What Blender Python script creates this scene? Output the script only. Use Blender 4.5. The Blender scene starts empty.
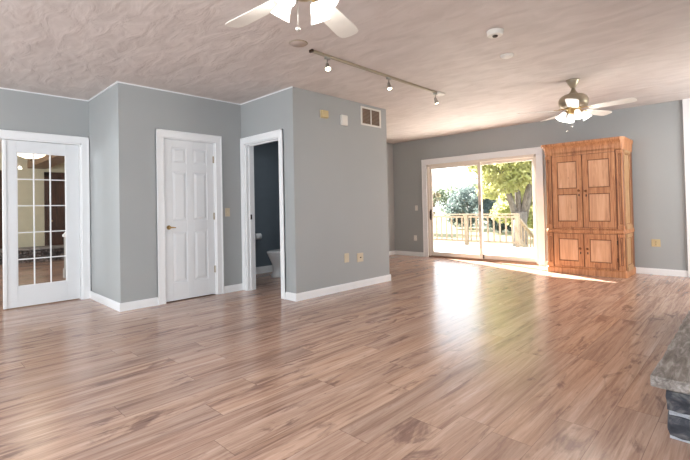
import bpy, bmesh, math, random
import numpy as np
from mathutils import Vector, Matrix
random.seed(7)
PI = math.pi
SC = bpy.context.scene
COL = SC.collection
HH = 2.63            # ceiling height

# ------------------------------------------------------------------ camera
cd = bpy.data.cameras.new('camera'); cam = bpy.data.objects.new('camera', cd); COL.objects.link(cam)
cd.sensor_width = 36; cd.lens = 421.7 / 690 * 36
cd.shift_y = -(230 - 201.45) / 690
cd.clip_start = 0.05; cd.clip_end = 500
R = Vector((0.7164934, 0.6972857, -0.02073304)); U = Vector((0.02574501, 0.00326971, 0.99966319)); F = Vector((-0.69711864, 0.71678586, 0.0156089))
m = Matrix((R, U, -F)).transposed().to_4x4(); m.translation = Vector((0, 0, 1.124)); cam.matrix_world = m
SC.camera = cam
# ------------------------------------------------------------------ exposure, sky, sun, added window lamps
SC.view_settings.view_transform = 'Standard'; SC.view_settings.look = 'None'
SC.view_settings.gamma = 1; SC.view_settings.use_curve_mapping = False
SC.view_settings.exposure = 0.1
W = bpy.data.worlds.new('sky'); SC.world = W; W.use_nodes = True
bg = W.node_tree.nodes['Background']; bg.inputs[0].default_value = (0.86, 0.93, 1.0, 1); bg.inputs[1].default_value = 4.2
def light(name, kind, loc, energy, color=(1, 1, 1), size=None, size_y=None, direction=None, radius=None):
    d = bpy.data.lights.new(name, kind); o = bpy.data.objects.new(name, d); COL.objects.link(o)
    o.location = loc; d.energy = energy; d.color = color
    if kind == 'AREA':
        d.shape = 'RECTANGLE'; d.size = size; d.size_y = size_y
    elif radius is not None and kind != 'SUN': d.shadow_soft_size = radius
    if direction is not None: o.rotation_euler = Vector(direction).to_track_quat('-Z', 'Y').to_euler()
    return o
el = math.radians(32)
sun = light('sun', 'SUN', (-20, 20, 12), 66.0, (1.0, 0.95, 0.88), direction=(0.920 * math.cos(el), -0.391 * math.cos(el), -math.sin(el)))
sun.data.angle = math.radians(0.7)
# lamps added to brighten the room, set at unseen windows behind and right
DAY = (0.86, 0.94, 1.0)
light('window_fill_lamp', 'AREA', (-4.6, -2.93, 1.5), 80, DAY, 1.9, 1.3, (0, 1, 0.05))
light('window_fill_lamp', 'AREA', (-1.2, -2.93, 1.5), 85, DAY, 1.9, 1.3, (0, 1, 0.05))
light('window_fill_lamp', 'AREA', (1.13, -0.9, 1.5), 85, DAY, 1.9, 1.3, (-1, 0, 0.05))
light('window_fill_lamp', 'AREA', (1.13, 6.75, 1.5), 62, (1, .97, .93), 1.7, 1.3, (-1, 0, 0.05))

# ------------------------------------------------------------------ node helpers
def mat(name):
    M_ = bpy.data.materials.new(name); M_.use_nodes = True
    nt = M_.node_tree; return M_, nt, nt.nodes['Principled BSDF']
def N(nt, typ, **kw):
    n = nt.nodes.new(typ)
    for k, v in kw.items():
        if k.startswith('i_'): n.inputs[int(k[2:]) if k[2:].isdigit() else k[2:].replace('_', ' ')].default_value = v
        else: setattr(n, k, v)
    return n
def math_(nt, op, a, b=None):
    n = nt.nodes.new('ShaderNodeMath'); n.operation = op
    for i, v in enumerate((a, b)):
        if v is None: continue
        if isinstance(v, (int, float)): n.inputs[i].default_value = v
        else: nt.links.new(v, n.inputs[i])
    return n.outputs[0]
def ramp(nt, src, stops):
    n = nt.nodes.new('ShaderNodeValToRGB'); cr = n.color_ramp
    while len(cr.elements) > 1: cr.elements.remove(cr.elements[0])
    cr.elements[0].position = stops[0][0]; cr.elements[0].color = (*stops[0][1], 1)
    for p, c in stops[1:]:
        e = cr.elements.new(p); e.color = (*c, 1)
    nt.links.new(src, n.inputs[0]); return n.outputs[0]
def mix(nt, fac, a, b, typ='MIX'):
    n = nt.nodes.new('ShaderNodeMix'); n.data_type = 'RGBA'; n.blend_type = typ
    for i, v in ((0, fac), (6, a), (7, b)):
        if isinstance(v, (int, float)): n.inputs[i].default_value = v
        elif isinstance(v, tuple): n.inputs[i].default_value = (*v, 1)
        else: nt.links.new(v, n.inputs[i])
    return n.outputs[2]
def coords(nt, scale=(1, 1, 1), kind='Object'):
    tc = nt.nodes.new('ShaderNodeTexCoord'); mp = nt.nodes.new('ShaderNodeMapping')
    mp.inputs['Scale'].default_value = scale; nt.links.new(tc.outputs[kind], mp.inputs[0]); return mp.outputs[0]
def noise(nt, vec, scale, detail=3, rough=.5, dist=0):
    n = nt.nodes.new('ShaderNodeTexNoise'); n.inputs['Scale'].default_value = scale; n.inputs['Detail'].default_value = detail
    n.inputs['Roughness'].default_value = rough; n.inputs['Distortion'].default_value = dist
    nt.links.new(vec, n.inputs['Vector']); return n.outputs[0]
def bump(nt, src, bs, strength=.3, dist=.01):
    n = nt.nodes.new('ShaderNodeBump'); n.inputs['Strength'].default_value = strength; n.inputs['Distance'].default_value = dist
    nt.links.new(src, n.inputs['Height']); nt.links.new(n.outputs[0], bs.inputs['Normal'])
def s2l(r, g, b):
    f = lambda c: (c / 255 / 12.92) if c / 255 <= .04045 else ((c / 255 + .055) / 1.055) ** 2.4
    return (f(r), f(g), f(b))
def plain(name, c, rough=.5, metal=0, var=.04, vscale=8, bmp=0, bscale=60):
    M_, nt, bs = mat(name)
    v = coords(nt); n = noise(nt, v, vscale, 3)
    lo = tuple(max(0, x * (1 - var)) for x in c); hi = tuple(min(1, x * (1 + var)) for x in c)
    nt.links.new(ramp(nt, n, [(.3, lo), (.7, hi)]), bs.inputs['Base Color'])
    bs.inputs['Roughness'].default_value = rough; bs.inputs['Metallic'].default_value = metal
    if bmp: bump(nt, noise(nt, v, bscale, 4), bs, bmp, .004)
    return M_
def emitter(name, c, strength, base=(.9, .9, .88)):
    M_, nt, bs = mat(name)
    v = coords(nt); n = noise(nt, v, 30, 2)
    nt.links.new(ramp(nt, n, [(.3, tuple(x * .92 for x in c)), (.7, c)]), bs.inputs['Emission Color'])
    bs.inputs['Base Color'].default_value = (*base, 1)
    bs.inputs['Emission Strength'].default_value = strength; bs.inputs['Roughness'].default_value = .3
    return M_

# ------------------------------------------------------------------ materials
def floor_mat():
    M_, nt, bs = mat('laminate_planks')
    tc = nt.nodes.new('ShaderNodeTexCoord'); sp = nt.nodes.new('ShaderNodeSeparateXYZ'); nt.links.new(tc.outputs['Object'], sp.inputs[0])
    X, Y = sp.outputs[0], sp.outputs[1]
    PW, PL = .193, 1.38
    xr = math_(nt, 'DIVIDE', X, PW); row = math_(nt, 'FLOOR', xr)
    wn = nt.nodes.new('ShaderNodeTexWhiteNoise'); wn.noise_dimensions = '1D'; nt.links.new(row, wn.inputs['W'])
    yo = math_(nt, 'ADD', math_(nt, 'DIVIDE', Y, PL), wn.outputs['Value']); colm = math_(nt, 'FLOOR', yo)
    cb = nt.nodes.new('ShaderNodeCombineXYZ'); nt.links.new(row, cb.inputs[0]); nt.links.new(colm, cb.inputs[1])
    wn2 = nt.nodes.new('ShaderNodeTexWhiteNoise'); wn2.noise_dimensions = '2D'; nt.links.new(cb.outputs[0], wn2.inputs['Vector'])
    rnd = wn2.outputs['Value']
    # gap mask
    fx = math_(nt, 'FRACT', xr); fy = math_(nt, 'FRACT', yo)
    ex = math_(nt, 'MINIMUM', fx, math_(nt, 'SUBTRACT', 1.0, fx)); ey = math_(nt, 'MINIMUM', fy, math_(nt, 'SUBTRACT', 1.0, fy))
    gx = math_(nt, 'LESS_THAN', ex, .009); gy = math_(nt, 'LESS_THAN', ey, .0016); gap = math_(nt, 'MAXIMUM', gx, gy)
    # grain coordinates shifted per plank
    c3 = nt.nodes.new('ShaderNodeCombineXYZ')
    nt.links.new(X, c3.inputs[0]); nt.links.new(Y, c3.inputs[1]); nt.links.new(math_(nt, 'MULTIPLY', rnd, 37.0), c3.inputs[2])
    def gv(sx, sy, sz=1):
        mp = nt.nodes.new('ShaderNodeMapping'); mp.inputs['Scale'].default_value = (sx, sy, sz); nt.links.new(c3.outputs[0], mp.inputs[0]); return mp.outputs[0]
    fine = noise(nt, gv(95, 2.6), 1, 6, .62, .3)
    wide = noise(nt, gv(15, .9), 1, 6, .66, .8)
    dark = noise(nt, gv(11, 1.3), 1, 6, .68, .6)
    knot = noise(nt, gv(9, 3.0), 1, 5, .6, .5)
    base = ramp(nt, wide, [(.25, s2l(132, 103, 89)), (.42, s2l(170, 139, 122)), (.55, s2l(191, 161, 143)), (.75, s2l(210, 185, 169))])
    tint = ramp(nt, rnd, [(0, (.82, .80, .80)), (.3, (.96, .92, .90)), (.6, (1.0, .99, .98)), (.85, (1.04, .97, .90)), (1, (.90, .89, .90))])
    b1 = mix(nt, 1.0, base, tint, 'MULTIPLY')
    f1 = ramp(nt, fine, [(.3, (.74, .72, .71)), (.52, (1, 1, 1)), (.75, (1.08, 1.08, 1.08))])
    b2 = mix(nt, .9, b1, f1, 'MULTIPLY')
    dk = ramp(nt, dark, [(.54, (0, 0, 0)), (.68, (1, 1, 1))])
    b3 = mix(nt, math_(nt, 'MULTIPLY', dk, .72), b2, s2l(116, 86, 78))
    blot = noise(nt, gv(7, 2.0), 1, 5, .62, .9)
    bl_ = ramp(nt, blot, [(.57, (0, 0, 0)), (.66, (1, 1, 1))])
    b3 = mix(nt, math_(nt, 'MULTIPLY', bl_, math_(nt, 'MULTIPLY', math_(nt, 'GREATER_THAN', rnd, .4), .62)), b3, s2l(100, 72, 66))
    kk = ramp(nt, knot, [(.66, (0, 0, 0)), (.74, (1, 1, 1))])
    b4 = mix(nt, math_(nt, 'MULTIPLY', kk, .7), b3, s2l(80, 56, 50))
    b5 = mix(nt, math_(nt, 'MULTIPLY', gap, .4), b4, s2l(80, 56, 46))
    nt.links.new(b5, bs.inputs['Base Color'])
    rg = nt.nodes.new('ShaderNodeMapRange'); nt.links.new(fine, rg.inputs[0]); rg.inputs[3].default_value = .18; rg.inputs[4].default_value = .28
    nt.links.new(rg.outputs[0], bs.inputs['Roughness']); bs.inputs['Specular IOR Level'].default_value = .72
    bump(nt, math_(nt, 'SUBTRACT', math_(nt, 'MULTIPLY', fine, .25), gap), bs, .12, .002)
    return M_
def ceiling_mat():
    M_, nt, bs = mat('textured_ceiling_paint')
    v = coords(nt, (1, 1, 1))
    n1 = noise(nt, coords(nt, (1.6, 3.6, 1)), 1.9, 3, .5, .7); n2 = noise(nt, v, 9, 4, .6, .6)
    nt.links.new(ramp(nt, n1, [(.3, (.59, .53, .50)), (.7, (.70, .64, .61))]), bs.inputs['Base Color'])
    bs.inputs['Roughness'].default_value = .6
    h = math_(nt, 'ADD', n1, math_(nt, 'MULTIPLY', n2, .22)); bump(nt, h, bs, .36, .04)
    return M_
def pine_mat(name, lo, mid, hi, sx=26, sz=2.0):
    M_, nt, bs = mat(name)
    n = noise(nt, coords(nt, (sx, sx, sz)), 1, 5, .6, 1.4); n2 = noise(nt, coords(nt, (9, 9, 4)), 1, 3, .5, 1)
    c = ramp(nt, n, [(.28, lo), (.5, mid), (.72, hi)])
    k = ramp(nt, n2, [(.64, (0, 0, 0)), (.73, (1, 1, 1))])
    nt.links.new(mix(nt, math_(nt, 'MULTIPLY', k, .45), c, tuple(x * .5 for x in lo)), bs.inputs['Base Color'])
    bs.inputs['Roughness'].default_value = .5; bump(nt, n, bs, .15, .003)
    return M_
def glass_mat(name, tint=(1, 1, 1), refl=1.5):
    M_ = bpy.data.materials.new(name); M_.use_nodes = True; nt = M_.node_tree; nt.nodes.remove(nt.nodes['Principled BSDF'])
    out = nt.nodes['Material Output']; tr = nt.nodes.new('ShaderNodeBsdfTransparent'); tr.inputs[0].default_value = (*tint, 1)
    gl = nt.nodes.new('ShaderNodeBsdfGlossy'); gl.inputs['Roughness'].default_value = .01
    lw = nt.nodes.new('ShaderNodeLayerWeight'); lw.inputs[0].default_value = .5
    fr = math_(nt, 'ADD', math_(nt, 'MULTIPLY', math_(nt, 'POWER', lw.outputs['Facing'], 5.0), .95), .035)
    mx = nt.nodes.new('ShaderNodeMixShader'); nt.links.new(fr, mx.inputs[0]); nt.links.new(tr.outputs[0], mx.inputs[1]); nt.links.new(gl.outputs[0], mx.inputs[2])
    nt.links.new(mx.outputs[0], out.inputs[0]); return M_
def leaf_mat(name, c1, c2):
    M_, nt, bs = mat(name)
    n = noise(nt, coords(nt), 1.3, 4); nt.links.new(ramp(nt, n, [(.35, c1), (.65, c2)]), bs.inputs['Base Color'])
    bs.inputs['Roughness'].default_value = .6
    tl = nt.nodes.new('ShaderNodeBsdfTranslucent'); tl.inputs[0].default_value = (*c2, 1)
    mx = nt.nodes.new('ShaderNodeMixShader'); mx.inputs[0].default_value = .45
    nt.links.new(bs.outputs[0], mx.inputs[1]); nt.links.new(tl.outputs[0], mx.inputs[2]); nt.links.new(mx.outputs[0], nt.nodes['Material Output'].inputs[0])
    return M_
def stone_mat(name, a, b, c, sc=(3, 3, 3), bmp=.6):
    M_, nt, bs = mat(name)
    n = noise(nt, coords(nt, sc), 4, 7, .65, .8)
    nt.links.new(ramp(nt, n, [(.3, a), (.5, b), (.68, c)]), bs.inputs['Base Color'])
    bs.inputs['Roughness'].default_value = .7; bump(nt, n, bs, bmp, .02); return M_
M = {}
M['floor'] = floor_mat(); M['ceiling'] = ceiling_mat()
M['wall'] = plain('blue_grey_wall_paint', s2l(163, 166, 166), .6, var=.02, vscale=1.5, bmp=.06, bscale=200)
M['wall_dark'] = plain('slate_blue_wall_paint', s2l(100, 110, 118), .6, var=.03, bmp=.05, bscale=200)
M['wall_cream'] = plain('cream_wall_paint', s2l(205, 196, 168), .6, var=.03)
M['trim'] = plain('white_gloss_trim_paint', s2l(236, 237, 238), .32, var=.01)
M['door'] = plain('white_door_paint', s2l(226, 228, 230), .38, var=.012, vscale=3)
M['vinyl'] = plain('warm_white_vinyl', s2l(232, 222, 210), .4, var=.01)
M['sill'] = plain('bronze_sill_metal', s2l(150, 120, 98), .4, .5)
M['glass'] = glass_mat('clear_glass')
M['brass'] = plain('brass', s2l(190, 160, 108), .28, 1.0)
M['bronze'] = plain('dark_bronze', s2l(70, 58, 48), .35, .8)
M['steel'] = plain('brushed_steel', s2l(180, 178, 172), .35, .9)
M['nickel'] = plain('aged_nickel', s2l(172, 160, 140), .35, .6)
M['black'] = plain('black_plastic', (.02, .02, .02), .4)
M['ivory'] = plain('ivory_plastic', s2l(204, 192, 166), .4)
M['almond'] = plain('almond_plastic', s2l(196, 176, 132), .4)
M['white_plastic'] = plain('white_plastic', s2l(226, 222, 214), .4)
M['slot'] = plain('dark_slot', s2l(60, 48, 40), .6)
M['grille'] = plain('brown_filter_shadow', s2l(110, 90, 76), .8)
M['pine'] = pine_mat('aged_pine', s2l(144, 88, 52), s2l(192, 130, 86), s2l(212, 156, 110))
M['pine_panel'] = pine_mat('pale_pine_panel', s2l(196, 140, 102), s2l(220, 166, 126), s2l(230, 182, 144), 18, 1.4)
M['pine_greyish'] = pine_mat('greyish_pine', s2l(138, 100, 64), s2l(182, 140, 98), s2l(204, 166, 124))  # greyer pine tone for the armoire's side pilasters
M['pine_dark'] = pine_mat('dark_pine_and_gap_shade', s2l(96, 56, 30), s2l(132, 82, 48), s2l(160, 104, 64))
M['fan_white'] = plain('white_fan_enamel', s2l(236, 232, 224), .35)
M['blade'] = plain('white_blade_laminate', s2l(232, 230, 224), .4)
M['shade'] = emitter('lit_frosted_shade', (1.0, .985, .96), 1.1)
M['bulb'] = emitter('track_bulb', (1.0, .86, .62), 14.0)
M['bowl'] = emitter('alabaster_bowl', (1.0, .86, .62), 2.6)
M['porcelain'] = plain('white_porcelain', s2l(232, 234, 236), .12, var=.01)
M['paper'] = plain('tissue_paper', s2l(235, 235, 235), .9)
M['slab'] = stone_mat('grey_hearth_stone', s2l(92, 84, 78), s2l(136, 128, 122), s2l(178, 171, 166), (10, 1.6, 10), .5)
M['stone'] = stone_mat('dark_stacked_stone', s2l(34, 36, 44), s2l(60, 62, 70), s2l(118, 116, 116), (3, 3, 3), .9)
M['mortar'] = stone_mat('pale_mortar', s2l(120, 122, 128), s2l(176, 178, 184), s2l(206, 206, 208), (5, 5, 5), .4)
M['rubble'] = stone_mat('dark_rubble', s2l(30, 26, 28), s2l(70, 60, 58), s2l(150, 140, 135), (3, 3, 3), .9)
M['brown'] = pine_mat('dark_stained_wood', s2l(40, 22, 16), s2l(68, 40, 28), s2l(96, 60, 42))
M['beam'] = pine_mat('brown_beam_wood', s2l(96, 70, 46), s2l(128, 96, 66), s2l(150, 116, 82), 8, 8)
M['grey_wood'] = pine_mat('grey_painted_wood', s2l(130, 126, 122), s2l(152, 148, 143), s2l(170, 166, 160))
M['deck'] = pine_mat('pale_deck_boards', s2l(190, 184, 176), s2l(210, 205, 198), s2l(224, 220, 214), 1.5, 20)
M['rail'] = pine_mat('pale_railing_wood', s2l(104, 88, 72), s2l(128, 112, 92), s2l(148, 132, 112), 8, 2)
M['bark'] = stone_mat('grey_bark', s2l(70, 62, 58), s2l(100, 92, 86), s2l(126, 118, 110), (4, 4, 1), .8)
M['grass'] = leaf_mat('dry_lawn', s2l(128, 128, 96), s2l(154, 150, 116))
M['leaf_yellow'] = leaf_mat('yellow_green_leaves', s2l(134, 142, 84), s2l(170, 168, 112))
M['leaf_green'] = leaf_mat('mid_green_leaves', s2l(80, 94, 80), s2l(104, 114, 94))
M['leaf_dark'] = leaf_mat('blue_green_leaves', s2l(72, 88, 90), s2l(96, 108, 104))
M['leaf_brown'] = leaf_mat('russet_leaves', s2l(120, 112, 92), s2l(142, 134, 108))
M['siding'] = plain('outer_wall_siding', s2l(200, 198, 190), .7)
M['roof_white'] = plain('flat_roof', s2l(150, 150, 150), .8)

# ------------------------------------------------------------------ mesh builder
class MB:
    def __init__(s): s.v = []; s.f = []; s.sm = []; s.T = Matrix.Identity(4)
    def add(s, vs, fs, smooth=False):
        b = len(s.v); s.v += [tuple(s.T @ Vector(p)) for p in vs]; s.f += [tuple(i + b for i in f) for f in fs]; s.sm += [smooth] * len(fs); return s
    def box(s, x0, x1, y0, y1, z0, z1):
        v = [(x, y, z) for z in (z0, z1) for y in (y0, y1) for x in (x0, x1)]
        return s.add(v, [(0, 2, 3, 1), (4, 5, 7, 6), (0, 1, 5, 4), (1, 3, 7, 5), (3, 2, 6, 7), (2, 0, 4, 6)])
    def prism(s, poly, z0, z1, top=None):
        n = len(poly); top = top or poly
        v = [(x, y, z0) for x, y in poly] + [(x, y, z1) for x, y in top]
        return s.add(v, [tuple(range(n))[::-1], tuple(range(n, 2 * n))] + [(i, (i + 1) % n, n + (i + 1) % n, n + i) for i in range(n)])
    def frustum(s, x0, x1, z0, z1, y0, y1, ins):      # raised field towards -y : base at y0, face at y1
        v = [(x0, y0, z0), (x1, y0, z0), (x1, y0, z1), (x0, y0, z1), (x0 + ins, y1, z0 + ins), (x1 - ins, y1, z0 + ins), (x1 - ins, y1, z1 - ins), (x0 + ins, y1, z1 - ins)]
        return s.add(v, [(4, 5, 6, 7), (0, 1, 5, 4), (1, 2, 6, 5), (2, 3, 7, 6), (3, 0, 4, 7), (3, 2, 1, 0)])
    def tube(s, pts, r, seg=10, smooth=True):
        pts = [Vector(p) for p in pts]; n = len(pts); rr = r if isinstance(r, (list, tuple)) else [r] * n
        vs = []; up = None
        for i, p in enumerate(pts):
            d = (pts[min(i + 1, n - 1)] - pts[max(i - 1, 0)]).normalized()
            if up is None: up = d.orthogonal().normalized()
            up = (up - d * up.dot(d)).normalized(); w = d.cross(up)
            for k in range(seg):
                a = 2 * PI * k / seg; vs.append(p + (up * math.cos(a) + w * math.sin(a)) * rr[i])
        fs = []
        for i in range(n - 1):
            for k in range(seg):
                fs.append((i * seg + k, i * seg + (k + 1) % seg, (i + 1) * seg + (k + 1) % seg, (i + 1) * seg + k))
        s.add(vs, fs, smooth); b = len(s.v) - len(vs)
        s.f += [tuple(b + k for k in range(seg))[::-1], tuple(b + (n - 1) * seg + k for k in range(seg))]; s.sm += [False, False]
        return s
    def lathe(s, prof, c=(0, 0, 0), axis=(0, 0, 1), seg=24, smooth=True, sx=1, sy=1):
        q = Vector((0, 0, 1)).rotation_difference(Vector(axis).normalized()); c = Vector(c); vs = []
        for r, z in prof:
            for k in range(seg):
                a = 2 * PI * k / seg; vs.append(c + q @ Vector((r * math.cos(a) * sx, r * math.sin(a) * sy, z)))
        n = len(prof); fs = []
        for i in range(n - 1):
            for k in range(seg): fs.append((i * seg + k, i * seg + (k + 1) % seg, (i + 1) * seg + (k + 1) % seg, (i + 1) * seg + k))
        b = len(s.v); s.add(vs, fs, smooth)
        if prof[0][0] > 1e-5: s.f.append(tuple(b + k for k in range(seg))[::-1]); s.sm.append(False)
        if prof[-1][0] > 1e-5: s.f.append(tuple(b + (n - 1) * seg + k for k in range(seg))); s.sm.append(False)
        return s
    def build(s, name, material, parent=None, bevel=0, segs=2, loc=None, rot=None):
        me = bpy.data.meshes.new(name); me.from_pydata(s.v, [], s.f)
        me.polygons.foreach_set('use_smooth', s.sm)
        bm = bmesh.new(); bm.from_mesh(me); bmesh.ops.recalc_face_normals(bm, faces=bm.faces); bm.to_mesh(me); bm.free()
        me.materials.append(M[material] if isinstance(material, str) else material)
        o = bpy.data.objects.new(name, me); COL.objects.link(o)
        if parent is not None: o.parent = parent
        if loc is not None: o.location = loc
        if rot is not None: o.rotation_euler = rot
        if bevel:
            md = o.modifiers.new('bevel', 'BEVEL'); md.width = bevel; md.segments = segs; md.limit_method = 'ANGLE'; md.angle_limit = math.radians(40)
        return o
def props(o, label, cat, group=None):
    o['label'] = label; o['category'] = cat
    if group: o['group'] = group
    return o
def thing(name, label, cat, loc, rz=0, group=None):
    o = bpy.data.objects.new(name, None); COL.objects.link(o); o.empty_display_size = .1
    o.location = loc; o.rotation_euler = (0, 0, rz); return props(o, label, cat, group)
def struct(o): o['kind'] = 'structure'; return o
def root_struct(name, loc=(0, 0, 0), rz=0):
    o = bpy.data.objects.new(name, None); COL.objects.link(o); o.location = loc; o.rotation_euler = (0, 0, rz); return struct(o)
def wall(name, *boxes, m_='wall'):
    b = MB()
    for q in boxes: b.box(*q)
    return struct(b.build(name, m_))
def dup(root, loc, rz=None, label=None):
    r = root.copy(); COL.objects.link(r); r.location = loc
    if rz is not None: r.rotation_euler = (0, 0, rz)
    if label: r['label'] = label
    for ch in list(root.children):
        c = ch.copy(); COL.objects.link(c); c.parent = r
        for g in ch.children:
            d = g.copy(); COL.objects.link(d); d.parent = c
    return r

# ------------------------------------------------------------------ room shell
X0, X1, X2, XF, XG, XR = -6.348, -5.208, -4.04, -6.153, -0.735, 1.2
Y1, Y2, YE, Y3, YB = 1.657, 3.268, 5.10, 7.994, -3.0
T = .12
wall_o = []
struct(MB().box(-13.3, XR + T, YB - T, Y3 + .14, -.2, 0).build('floor', 'floor'))
b = MB(); b.box(-13.3, XR + T, YB - T, Y3 + T + .02, HH, HH + .25); struct(b.build('ceiling', 'ceiling'))
# left wall with the french door opening y -0.72..1.555
FY0, FY1, FH = -.72, 1.562, 2.045
wall('wall_left', (X0 - T, X0, YB - T, FY0, 0, HH), (X0 - T, X0, FY1, Y1, 0, HH), (X0 - T, X0, FY0, FY1, FH, HH))
wall('wall_alcove', (X0 - T, X1, Y1, Y1 + T, 0, HH))                                     # A-B
D0, D1, DH = 2.163, 2.858, 2.045
wall('wall_closet', (X1 - T, X1, Y1 + T, D0, 0, HH), (X1 - T, X1, D1, Y2, 0, HH), (X1 - T, X1, D0, D1, DH, HH))
# bathroom doorway wall C-D
B0, B1 = -5.115, -4.32
wall('wall_bathroom', (X1 - T, B0, Y2, Y2 + T, 0, HH), (B1, X2, Y2, Y2 + T, 0, HH), (B0, B1, Y2, Y2 + T, 2.06, HH))
wall('wall_hall', (X2 - T, X2, Y2 + T, YE, 0, HH))
wall('wall_hall_end', (-6.42, X2 - T, YE - T, YE, 0, HH))
wall('wall_far_left', (XF - T, XF, YE, Y3, 0, HH))
S0, S1, SH = -5.22, -2.86, 2.045         # sliding door opening
wall('wall_back', (XF - T, S0, Y3, Y3 + T + .02, 0, HH), (S1, XR + T, Y3, Y3 + T + .02, 0, HH), (S0, S1, Y3, Y3 + T + .02, SH, HH))
wall('wall_outer', (XF - T - 4, XR + T, Y3 + T + .02, Y3 + T + .04, -1.0, -.12), m_='siding')
W0, W1 = .85, 2.15
wx = [(-5.55, -3.65), (-2.15, -.25)]
wall('wall_front', (X0 - T, wx[0][0], YB - T, YB, 0, HH), (wx[0][1], wx[1][0], YB - T, YB, 0, HH), (wx[1][1], XR + T, YB - T, YB, 0, HH),
     *[(a, c, YB - T, YB, 0, W0) for a, c in wx], *[(a, c, YB - T, YB, W1, HH) for a, c in wx])
wall('wall_right', (XR, XR + T, YB, -1.85, 0, HH), (XR, XR + T, .05, 5.9, 0, HH), (XR, XR + T, 7.6, Y3, 0, HH), (XR, XR + T, 5.9, 7.6, 0, W0), (XR, XR + T, 5.9, 7.6, W1, HH), (XR, XR + T, -1.85, .05, 0, W0), (XR, XR + T, -1.85, .05, W1, HH))
# bathroom
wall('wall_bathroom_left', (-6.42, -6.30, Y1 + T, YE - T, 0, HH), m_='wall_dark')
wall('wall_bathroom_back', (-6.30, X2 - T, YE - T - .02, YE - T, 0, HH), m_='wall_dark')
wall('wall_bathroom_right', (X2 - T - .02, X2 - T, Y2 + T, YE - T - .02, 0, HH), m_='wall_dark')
# white full height pilaster at right end of back wall
struct(MB().box(XG, XG + .16, Y3 - .035, Y3, .0, HH).build('trim_14', 'trim', bevel=.004))
# next room behind the french doors
wall('wall_next_room_far', (-13.12, -13.0, -2.9, 4.3, 0, HH), m_='wall_cream')
wall('wall_next_room_left', (-13.0, X0 - T, -3.0, -2.9, 0, HH), m_='wall_cream')
wall('wall_next_room_right', (-13.0, -6.42, 4.2, 4.3, 0, HH), m_='wall_cream')

def base(name, segs, h=.095, t=.016):
    b = MB()
    for x0, x1, y0, y1 in segs: b.box(x0, x1, y0, y1, 0, h - .012); 
    for x0, x1, y0, y1 in segs:
        dx = .005 if (x1 - x0) < .03 else 0; dy = .005 if (y1 - y0) < .03 else 0
        b.box(x0 + dx, x1 - dx, y0 + dy, y1 - dy, h - .012, h)
    return struct(b.build(name, 'trim'))
t = .016
CW = .09   # casing width
base('baseboard_left', [(X0, X0 + t, YB, FY0 - CW)])
base('baseboard_alcove', [(X0, X1 + t, Y1 - t, Y1)])
base('baseboard_closet', [(X1, X1 + t, Y1, D0 - CW), (X1, X1 + t, D1 + CW, Y2 - t)])
base('baseboard_bathroom_front', [(B1 + .085, X2 + t, Y2 - t, Y2)])
base('baseboard_hall', [(X2, X2 + t, Y2, YE + t)])
base('baseboard_hall_end', [(XF, X2, YE, YE + t)])
base('baseboard_far_left', [(XF, XF + t, YE + t, Y3)])
base('baseboard_back', [(XF + t, S0 - .13, Y3 - t, Y3), (S1 + .11, XG, Y3 - t, Y3)])
base('baseboard_back_right', [(XG + .16, XR, Y3 - t, Y3)])
base('baseboard_right', [(XR - t, XR, YB, 2.3), (XR - t, XR, 5.7, Y3 - t)])
base('baseboard_bathroom', [(-6.30, -6.284, 2.2, YE - T - .02)], .12)
base('baseboard_next_room', [(-13.0, -12.984, -2.9, .9)])
# thin white bead where the walls meet the ceiling
def bead(name, segs):
    b = MB()
    for x0, x1, y0, y1 in segs: b.box(x0, x1, y0, y1, HH - .012, HH)
    return struct(b.build(name, 'trim'))
q = .012
bead('trim_1', [(X0, X0 + q, YB, Y1)]); bead('trim_2', [(X0 + q, X1 + q, Y1 - q, Y1)]); bead('trim_3', [(X1, X1 + q, Y1, Y2)]); bead('trim_4', [(X1 + q, X2 + q, Y2 - q, Y2)])

# casings : frame of boards with mitre-like profile, facing +x or -y
def casing_x(name, x, y0, y1, h, w=CW, d=.02, side=1):      # around an opening in a plane x = const
    b = MB()
    for (a, c, z0, z1) in ((y0 - w, y0, 0, h), (y1, y1 + w, 0, h), (y0 - w, y1 + w, h, h + w)):
        b.box(min(x, x + side * d), max(x, x + side * d), a, c, z0, z1)
    # outer back-band
    for (a, c, z0, z1) in ((y0 - w, y0 - w + .018, 0, h + w), (y1 + w - .018, y1 + w, 0, h + w), (y0 - w, y1 + w, h + w - .018, h + w)):
        b.box(min(x, x + side * (d + .008)), max(x, x + side * (d + .008)), a, c, z0, z1)
    return struct(b.build(name, 'trim', bevel=.003))
def casing_y(name, y, x0, x1, h, w=CW, d=.02, side=-1, m_='trim'):
    b = MB()
    for (a, c, z0, z1) in ((x0 - w, x0, 0, h), (x1, x1 + w, 0, h), (x0 - w, x1 + w, h, h + w)):
        b.box(a, c, min(y, y + side * d), max(y, y + side * d), z0, z1)
    for (a, c, z0, z1) in ((x0 - w, x0 - w + .018, 0, h + w), (x1 + w - .018, x1 + w, 0, h + w), (x0 - w, x1 + w, h + w - .018, h + w)):
        b.box(a, c, min(y, y + side * (d + .008)), max(y, y + side * (d + .008)), z0, z1)
    return struct(b.build(name, m_, bevel=.003))
casing_x('trim_5', X0, FY0, FY1 - .002, FH - .002, w=.088)
casing_x('trim_6', X1, D0, D1, DH)
casing_y('trim_7', Y2, B0, B1, 2.05, w=.085)
casing_y('trim_8', Y3, S0, S1, SH, w=.12, m_='trim')
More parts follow.
